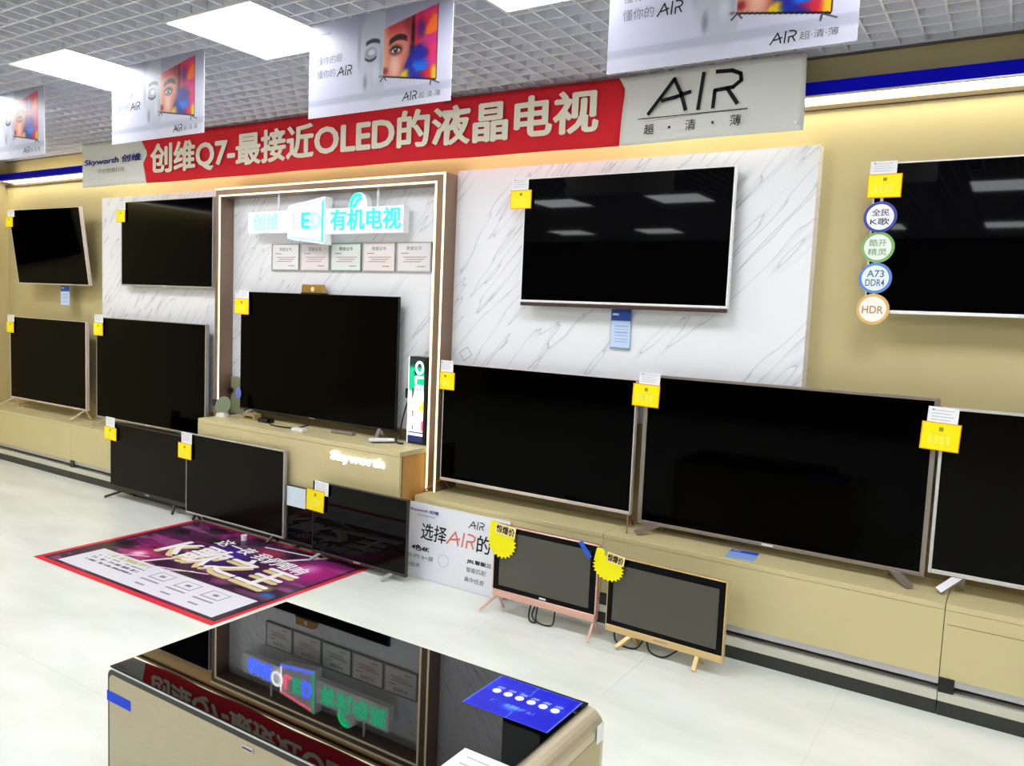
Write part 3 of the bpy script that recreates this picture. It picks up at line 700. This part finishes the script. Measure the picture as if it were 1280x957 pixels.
def neon(s_, m, a, b, c, d, y=-0.006, bold=.012): text('lettering', s_, m, sg, sx(a), sx(b), c, d, y, bold=bold, depth=0.006)
neon('创维', NB, -4.545, -4.28, 0.03, 0.145, -0.003)
neon('O', NW, -4.262, -4.150, 0.035, 0.145, -0.026); 
neon('L', NR, -4.128, -4.062, 0.038, 0.135, -0.026); neon('E', NG, -4.04, -3.965, 0.034, 0.135, -0.026); neon('D', NB, -3.95, -3.865, 0.030, 0.135, -0.026)
neon('有机电视', NG, -3.80, -3.21, 0.018, 0.15, -0.003, .01)
def fr(P, w): return B().strokes([[(sx(a), b) for a, b in P]], w, -0.026, -0.021)
obj('neon_line', fr([(-4.165, 0.168), (-3.85, 0.213)], .007), NR, sg); obj('neon_line', fr([(-3.85, 0.213), (-3.85, -0.052)], .011), NG, sg)
obj('neon_line', fr([(-3.85, -0.052), (-4.165, -0.018)], .009), NB, sg); obj('neon_line', fr([(-4.165, -0.018), (-4.165, 0.168)], .005), NW, sg)
obj('leaf_emblem', B().strokes([[(sx(-3.565) + .06 * math.cos(a), .175 + .06 * math.sin(a)) for a in np.linspace(1.2, 3.4, 10)], [(sx(-3.60), .16), (sx(-3.57), .20), (sx(-3.54), .215)]], .018, -0.003, 0.002), NG, sg)

# ------------------------------------------------------------------ certificates
cw = (4.459 - 3.032) / 5
cert_x = [-4.459 + cw * k for k in range(5)]
for k, (bg, ed, lab) in enumerate([('#e9e7ea', '#9b9a9c', 'framed certificate, leftmost of five under the illuminated sign'), ('#e6dedd', '#b9b3b2', 'framed certificate, second of five under the illuminated sign'),
                                   ('#dfe5df', '#7f968c', 'green-edged certificate in the middle of five under the sign'), ('#e9dfde', '#b5afae', 'framed certificate, fourth of five under the illuminated sign'),
                                   ('#e6e3e4', '#b5afae', 'framed certificate, rightmost of five under the illuminated sign')]):
    t = thing('certificate', lab, 'certificate', (cert_x[k] + cw / 2, 3.803, 1.765), None, 'certificates in a row'); w = cw / 2 - 0.006; h = 0.182
    obj('frame', B().ring(-w, w, 0, h, .007, .007, .007, .007, -0.004, 0.0115), mat('cert_edge%d' % k, ed, .4), t)
    pp = obj('paper', B().box(-w + .007, w - .007, 0.0, 0.011, .007, h - .007), mat('cert_paper' + bg, bg, .5), t)
    text('lettering', '荣誉证书', mat('cert_ink', '#4b4b4b', .6) if k == 2 else M_greyink, pp, -.06, .06, .132, .156, -.0008, bold=.01)
    b = B().box(-.1, -.04, -.0008, 0, .112, .117); b2 = B()
    for j in range(3): b2.box(-.085 + .02 * (j % 2), .10 - .02 * j, -.0008, 0, .088 - .014 * j, .093 - .014 * j)
    b2.box(.03, .09, -.0008, 0, .03, .036); obj('print', b2, mat('cert_print', '#b08c8c', .6), pp); obj('print', b, M_greyink, pp)

# ------------------------------------------------------------------ small things on the pedestal
PZ = 0.72
t = thing('camera_box', 'small gold camera box sitting on top of the pedestal television', 'camera', (-3.98, 3.755, 1.61))
obj('housing', B().prism([(-.10, 0.0), (.105, 0.0), (.075, .062), (-.095, .062)], -0.02, 0.025).mesh('housing', .003), mat('brass_gold', '#b08a4a', .3, metal=.7), t)
obj('lens', B().disc(0.01, .03, .016, -0.024, -0.02, 18), mat('pale_lens', '#f5e3b8', .2), t)
obj('base_clip', B().box(-.10, .105, -0.022, 0.027, 0.0, 0.008), M_black, t)
# tower sign
def tower_art(u, v):
    n = vnoise(u * .5, v, 12, 3); c = np.zeros(u.shape + (3,)) + np.array((.86, .90, .95))
    c = mix(c, (.08, .14, .13), S(.36, .30, v)); c = mix(c, (.02, .58, .40), S(.42, .36, v) * S(.06, .14, v) * S(.35, .5, n + .15))
    c = mix(c, (.98, .99, 1), S(.40, .50, v)); c = mix(c, (.98, .86, .15), S(.46, .52, v) * S(.68, .58, v) * S(.55, .8, u)); c = mix(c, (.85, .3, .45), S(.7, .76, v) * S(.9, .84, v) * S(.75, .95, u))
    tick = ((np.abs(u - .28) < .10) & (v > .36) & (v < .86) & (n > .52)).astype(float); c = mix(c, (.25, .22, .25), tick * .85)
    c = mix(c, (.10, .12, .28), (v > .875).astype(float)); c = mix(c, (.92, .94, 1), ((v > .895) & (v < .925)).astype(float)); return c
t = thing('sign_tower', 'slim upright illuminated tower sign on the right end of the pedestal', 'sign', (-3.055, 3.735, PZ + 0.001))
obj('case', B().box(-.072, .072, .002, .062, 0, .533).mesh('case', .004), M_black, t)
painted('lit_face', .118, .51, 28, 110, tower_art, M_printlit, t, (-.012, .0008, .268))
text('lettering', 'OLED', mat('tower_white', '#ffffff', .4, emit=2.2), t, .01 - .135, .01 + .135, .372 - .03, .372 + .03, -.001, fat=.003, rot=-math.pi / 2)
obj('edge_glow', B().box(-.0745, -.0722, 0, .004, .005, .528), mat('edge_glow', '#eef6ff', .4, emit=2.0), t)
# round mirror-like disc on a white stand
t = thing('disc_stand', 'greenish round disc on a small white stand at the pedestal left end', 'ornament', (-4.735, 3.62, PZ))
d = obj('disc', B().disc(0, .0, .058, -0.004, 0.004, 36, .064), mat('green_grey_disc', '#7f8a6e', .3, metal=.3), t, (0.012, 0, .082), (math.radians(-12), math.radians(22), math.radians(18)))
obj('stand', B().prism([(-.05, 0), (.045, 0), (.05, .03), (-.025, .034)], -.022, .022).mesh('stand', .003), M_white, t)
t = thing('cardboard_panel', 'olive cardboard piece propped against marble left of the pedestal television', 'cardboard', (-4.79, 3.79, PZ))
obj('panel', B().box(-.07, .08, 0, .008, 0, .27), mat('olive_card', '#8a8a68', .7, var=.1), t); obj('dark_knob', B().disc(-.062, .17, .02, -.02, 0.0, 18), M_black, t)
tag(obj('round_badge', B().disc(0, 0, .03, 0, .003, 28, .04), mat('badge_blue', '#6f86d8', .4), None, (-4.70, 3.728, .885)), 'small blue round badge on the pedestal television left edge', 'badge')
t = thing('set_top_box', 'small beige box with cables under the pedestal television', 'box', (-4.50, 3.69, PZ)); obj('housing', B().box(-.06, .06, -.03, .03, 0, .045).mesh('housing', .003), mat('tan_plastic', '#a58f62', .5), t); obj('port_strip', B().box(-.04, .04, -.031, -.03, .012, .024), M_black, t)
t = thing('black_adapter', 'black power adapter lying on the pedestal', 'adapter', (-4.33, 3.665, PZ)); obj('housing', B().box(-.05, .05, -.03, .03, 0, .028).mesh('housing', .004), M_black, t); obj('plug_end', B().box(.05, .075, -.01, .01, .006, .02), M_cable, t)
tag(obj('cable', B().tube(spline([(-4.28, 3.66, .727), (-4.2, 3.60, .725), (-4.08, 3.585, .725), (-3.98, 3.62, .726), (-3.95, 3.70, .74)]), .005), M_cable, smooth=True), 'black cable curling along the pedestal top', 'cable')
t = thing('white_adapter', 'small white block on the pedestal front edge', 'adapter', (-3.885, 3.565, PZ)); obj('housing', B().box(-.05, .05, -.022, .022, 0, .022).mesh('housing', .004), M_white, t); obj('plug_end', B().box(-.07, -.05, -.01, .01, .004, .016), M_paper, t)
t = thing('remote_control', 'taupe remote control lying on the pedestal', 'remote control', (-3.62, 3.69, PZ), (0, 0, math.radians(6))); obj('housing', B().box(-.085, .085, -.02, .02, 0, .022).mesh('housing', .006), mat('taupe_plastic', '#8f8175', .5), t)
obj('button_pad', B().box(-.05, .06, -.012, .012, .022, .0235), M_taupe, t)
t = thing('remote_control', 'white handset lying beside the tower sign', 'remote control', (-3.24, 3.63, PZ), (0, 0, math.radians(48))); obj('housing', B().box(-.08, .08, -.02, .02, 0.006, .026).mesh('housing', .006), M_white, t); obj('base', B().box(-.06, .08, -.024, .018, 0, .006), M_black, t)
tag(obj('cable', B().tube(spline([(-3.20, 3.70, .727), (-3.19, 3.72, .75), (-3.165, 3.69, .76), (-3.15, 3.66, .74), (-3.13, 3.66, .727), (-3.10, 3.67, .727)]), .006), M_cable, smooth=True), 'tangled dark cable beside the tower sign', 'cable')
t = thing('wall_plug', 'black plug with hanging cable on marble beside the tower sign', 'plug', (-3.165, 3.813, 1.02)); obj('plug_body', B().box(-.025, .025, -.035, 0, -.03, .03).mesh('plug_body', .004), M_black, t)
obj('plug_cable', B().tube(spline([(0, -.02, -.02), (-.03, -.02, -.1), (-.05, -.03, -.2), (-.04, -.05, -.285)]), .005), M_cable, t, smooth=True)
tag(obj('wall_sticker', rel(B().ring(-.035, .035, -.03, .03, .004, .004, .004, .004, -.0012, 0), (0, 0, 0)), mat('pale_outline', '#b5b6c0', .5), None, (-2.762, 3.811, 1.29), (0, math.radians(-35), 0)), 'faint square sticker outline on marble beside the portal', 'sticker')

# ------------------------------------------------------------------ leaning board
bd = thing('advertising_board', 'white advertising board with black lettering leaning on the platform', 'board', (-2.42, 3.500, 0.002), (math.radians(-7), 0, 0))
obj('panel', B().box(-.512, .185, 0, .008, 0, .425), mat('board_white', '#e9eaf2', .35), bd)
bx = lambda X: X + 2.42
yo = -0.0015
text('lettering', 'Skyworth 创维', M_navy, bd, bx(-2.928), bx(-2.717), .372, .395, yo, bold=.015)
text('lettering', '开创健康科技', M_greyink, bd, bx(-2.87), bx(-2.74), .352, .362, yo)
text('lettering', '选择', M_ink, bd, bx(-2.828), bx(-2.645), .222, .318, yo, bold=.01)
text('lettering', '的', M_ink, bd, bx(-2.435), bx(-2.345), .222, .318, yo, bold=.01)
obj('air_logo', air(B(), bx(-2.64), .232, .19, .078, .010, yo - .0006, yo), mat('coral_ink', '#e27c72', .5), bd)
obj('air_logo', air(B(), bx(-2.50), .345, .10, .042, .005, yo - .0006, yo), M_ink, bd)
text('lettering', '4色4K', M_ink, bd, bx(-2.885), bx(-2.755), .155, .185, yo, fat=.0018)
text('lettering', '3D IPS A+屏', mat('soft_ink', '#5c5d66', .6), bd, bx(-2.925), bx(-2.722), .108, .133, yo); text('lettering', '色技术', MATS['soft_ink'], bd, bx(-2.922), bx(-2.812), .055, .082, yo)
text('lettering', 'JBL智能三', M_ink, bd, bx(-2.488), bx(-2.325), .150, .176, yo, fat=.0012)
text('lettering', '智能匹配', MATS['soft_ink'], bd, bx(-2.488), bx(-2.355), .104, .131, yo); text('lettering', '高中低音', MATS['soft_ink'], bd, bx(-2.494), bx(-2.362), .05, .077, yo)
obj('round_motif', B().strokes([[(bx(-2.65) + .035 * math.cos(a), .13 + .035 * math.sin(a)) for a in np.linspace(0, 6.28, 30)]], .004, yo - .0006, yo), mat('faint_motif', '#d3d5e0', .5), bd)

# ------------------------------------------------------------------ floor poster
FW, FH = 1.64, 1.10
def floor_art(u, v):
    n1, n2, n3 = vnoise(u, v * .7, 6, 21), vnoise(u, v, 9, 22), vnoise(u * .6, v * 2, 7, 24)
    c = np.zeros(u.shape + (3,)) + np.array((.27, .13, .27))
    c = mix(c, (.55, .14, .42), S(.45, .7, n1)); c = mix(c, (.14, .10, .16), S(.5, .72, n2)); c = mix(c, (.62, .34, .52), S(.60, .75, n3) * .7)
    c = mix(c, (.78, .16, .55), blob(u, v, .87, .25, .22, .3, 1) * .95); c = mix(c, (.90, .55, .80), blob(u, v, .84, .23, .07, .1, 1)); c = mix(c, (.86, .26, .50), blob(u, v, .25, .60, .16, .16, 1) * .9); c = mix(c, (1, .85, .9), blob(u, v, .24, .62, .05, .06, 1))
    c = mix(c, (.70, .20, .35), blob(u, v, .6, .18, .12, .12, .8) * .8); c = mix(c, (.24, .16, .55), blob(u, v, .48, .35, .18, .22, .7) * .9)
    c = mix(c, (.75, .75, .35), blob(u, v, .88, .56, .05, .05, 1) * .8); c = mix(c, (.15, .50, .75), blob(u, v, .93, .61, .05, .05, 1) * .9); c = mix(c, (.24, .23, .27), S(.80, .88, u) * S(.6, .72, v) * .8)
    for (a, b, d, e, w) in ((.53, .11, .80, .05, .010), (.66, .30, .80, .03, .012), (.33, .68, .42, .46, .012), (.30, .62, .16, .72, .006), (.44, .72, .56, .62, .006), (.40, .70, .62, .60, .007)):
        tt = np.clip(((u - a) * (d - a) + (v - b) * (e - b)) / ((d - a) ** 2 + (e - b) ** 2), 0, 1)
        c = mix(c, (.93, .85, .90), 1 - S(w * .6, w, np.hypot(u - a - tt * (d - a), v - b - tt * (e - b))))
    # white text block
    wb = ((u > .095) & (u < .95) & (v > .69) & (v < .945)).astype(float)
    t = np.zeros_like(c) + np.array((.90, .89, .93)); t = mix(t, (.78, .77, .55), ((u > .17) & (u < .42) & (v > .705) & (v < .745) & (vnoise(u * 3, v, 30, 3) > .42)).astype(float))
    ln = ((np.abs((v - .78) % .04 - .02) < .010) & (v > .76) & (v < .85) & (u > .15) & (u < .43) & (vnoise(u * 4, v, 30, 4) > .45)).astype(float); t = mix(t, (.45, .42, .5), ln)
    for q in (.53, .67, .81):
        bxm = (np.maximum(np.abs(u - q) / .045, np.abs(v - .765) / .04)); t = mix(t, (.62, .60, .68), ((bxm < 1) & (bxm > .86)).astype(float)); t = mix(t, (.55, .53, .6), (bxm < .28).astype(float))
        t = mix(t, (.6, .58, .66), ((np.abs(v - .835) < .006) & (np.abs(u - q) < .05)).astype(float)); t = mix(t, (.6, .58, .66), ((np.abs(v - .89) < .008) & (np.abs(u - q) < .025)).astype(float))
    c = c * (1 - wb[..., None]) + t * wb[..., None]
    dk = ((u < .05) | (u > .965) | (v > .955)).astype(float) * .7; c = mix(c, (.22, .17, .21), dk)
    e = ((u < .022) | (u > .982) | (v < .02) | (v > .967)).astype(float); return mix(c, (.88, .20, .26), e)
fp = thing('floor_poster', 'purple and red floor poster with slanted gold and white lettering', 'floor poster', (-3.955, 2.897, 0.001), (0, 0, 0))
painted('printed_film', FW, FH, 330, 220, floor_art, M_printfloor, fp, (0, 0, 0.001), floor=True)
gold_i = mat('gold_lettering', '#d9c48a', .5); white_i = mat('white_lettering', '#f2eef2', .5)
fx, fyy = (lambda X: X + 3.955), (lambda Y: Y - 2.897)
text('lettering', 'K歌之王', gold_i, fp, fx(-4.36), fx(-3.32), fyy(2.80), fyy(3.08), 0.0018, fat=.012, floor=True, rot=-.06)
text('lettering', 'K歌之王', white_i, fp, fx(-4.36), fx(-3.32), fyy(2.84), fyy(3.12), 0.0026, fat=.008, floor=True, rot=-.06)
text('lettering', '这一夜 我们唱响', white_i, fp, fx(-4.22), fx(-3.36), fyy(3.13), fyy(3.24), 0.0022, fat=.003, floor=True, rot=-.10)
t = thing('paper_cup', 'tiny white cup standing on the floor poster', 'cup', (-4.131, 3.335, 0.003)); obj('rim_cup', B().tube([(0, 0, 0), (0, 0, .028)], .018, 16), M_white, t); obj('lid', B().tube([(0, 0, .0285), (0, 0, .034)], .02, 16), M_paper, t)

# ------------------------------------------------------------------ cables on the floor
tag(obj('cable', B().tube(spline([(-1.99, 3.43, .13), (-1.985, 3.37, .05), (-1.965, 3.34, .012), (-1.93, 3.345, .008), (-1.97, 3.37, .03), (-1.955, 3.40, .09), (-1.94, 3.36, .02), (-1.91, 3.345, .008), (-1.86, 3.345, .008), (-1.84, 3.36, .02), (-1.855, 3.40, .09)], 5), .0042, 7), M_cable, smooth=True), 'tangled black cable under the rose-gold television', 'cable')
tag(obj('cable', B().tube(spline([(-1.52, 3.40, .08), (-1.51, 3.37, .03), (-1.47, 3.36, .008), (-1.40, 3.37, .008), (-1.36, 3.38, .06), (-1.33, 3.37, .012), (-1.26, 3.36, .007), (-1.20, 3.375, .05)], 5), .0042, 7), M_cable, smooth=True), 'black cable looping under the pale gold television', 'cable')

# ------------------------------------------------------------------ glass-topped chest in the foreground
ch = thing('glass_top_chest', 'low champagne chest with black mirror-like glass top in the foreground', 'chest', (-1.49, 1.236, 0))
X0, X1, D = -0.615, 0.63, 0.645
def prof(x0, x1, z0, z1, rl, rr, n=8):
    P = [(x0, z0), (x1, z0)]
    P += [(x1 - rr + rr * math.cos(a), z1 - rr + rr * math.sin(a)) for a in np.linspace(0, math.pi / 2, n)]
    P += [(x0 + rl + rl * math.cos(a), z1 - rl + rl * math.sin(a)) for a in np.linspace(math.pi / 2, math.pi, n)]
    return P
obj('body', B().prism(prof(X0 + .003, X1, 0.03, 0.495, .022, .05), .012, D), M_chestmetal, ch, smooth=False)
obj('edge_line', B().prism(prof(X0, X1, 0.03, 0.498, .024, .05), .0, .012), mat('bright_edge', '#e2e0dc', .3, metal=.3), ch)
obj('front_edge', B().prism(prof(X0 - .001, X1 - .003, 0.03, 0.4945, .022, .05), -.001, .0), M_black, ch)
obj('front_panel', B().prism(prof(X0 + .009, X1 - .006, 0.036, 0.481, .018, .05), -.003, -.001), M_brush, ch)
obj('side_panel', B().box(X1, X1 + .002, .02, D - .02, 0.04, 0.435), mat('khaki_panel', '#b8ab80', .45), ch)
obj('glass_top', B().box(X0 + .004, X1 - .048, .002, D, 0.4975, 0.502).mesh('glass_top', .001, 1), M_glass, ch)
obj('plinth', B().box(X0 + .03, X1 - .03, .03, D - .03, 0, .03), M_black, ch)
obj('badge', B().box(-.035, .008, -.0055, -.003, .456, .471).mesh('badge', .001, 1), M_silver, ch); obj('badge_inset', B().box(-.031, .004, -.006, -.0055, .461, .465), M_black, ch)
tag(obj('tape_strip', B().box(-.006, .108, -.0008, .0, .0, .03).mesh('tape_strip', .0003, 1), mat('blue_tape', '#0a3fd6', .5, spec=.2), None, (-2.10, 1.2325, .402)), 'strip of blue tape on the chest front at its left corner', 'tape')
t = thing('promo_sheet', 'blue promotional sheet with six white icons on the glass top', 'sheet', (-1.052, 1.773, 0.5022))
def promo(u, v):
    n = vnoise(u, v, 7, 31); c = np.zeros(u.shape + (3,)) + np.array((.03, .06, .80)); c = mix(c, (.10, .25, .95), S(.5, .75, n) * .7); c = mix(c, (.25, .65, 1), blob(u, v, .47, .72, .15, .12, 1) * .8); c = mix(c, (.3, .7, 1), blob(u, v, .4, .28, .05, .06, 1) * .7)
    c = mix(c, (.4, .7, 1), ((np.abs(u - .5 - .05 * (v - .5)) < .006) & ((v < .3) | (v > .8))).astype(float) * .7)
    ln = ((np.abs(v - .70) < .035) & (u > .2) & (u < .72) & (vnoise(u * 3, v, 20, 7) > .5)).astype(float); c = mix(c, (.55, .75, 1), ln * .6)
    return mix(c, (.35, .45, .95), ((u < .012) | (u > .988) | (v < .015) | (v > .985)).astype(float))
painted('printed_sheet', .265, .195, 90, 66, promo, M_print, t, (0, 0, .0006), floor=True)
for k in range(6):
    x = -.092 + .037 * k
    ic = B().disc(x, .012, .0125, 0, .0006, 20); ic.v = [(p[0], p[2], .0007 + p[1]) for p in ic.v]; obj('icon', ic, M_paper, t)
    cb = B().box(x - .011, x + .011, .030, .0335, .0007, .0011).box(x - .008, x + .012, .036, .039, .0007, .0011); obj('caption', cb, mat('caption_blue', '#9fb4f5', .6), t)
t = thing('leaflet', 'white leaflet lying on the glass top at the bottom of the photo', 'paper sheet', (-.957, 1.405, 0.5023), (0, 0, math.radians(0)))
obj('sheet', B().box(-.086, .10, -.10, .092, 0, .0012), M_paper, t); lb = B()
for k in range(4): lb.box(-.06, .07 - .02 * (k % 2), .06 - .03 * k, .066 - .03 * k, .0012, .0016)
lb.box(-.078, .09, .082, .0835, .0012, .0016); obj('print', lb, mat('leaflet_print', '#b9c4bf', .6), t)
tag(obj('warranty_label', B().box(0, .0015, -.04, .0, -.05, .0).mesh('warranty_label'), M_paper, None, (-.8575, 1.875, .47)), 'white paper label at the chest right rear corner', 'label')
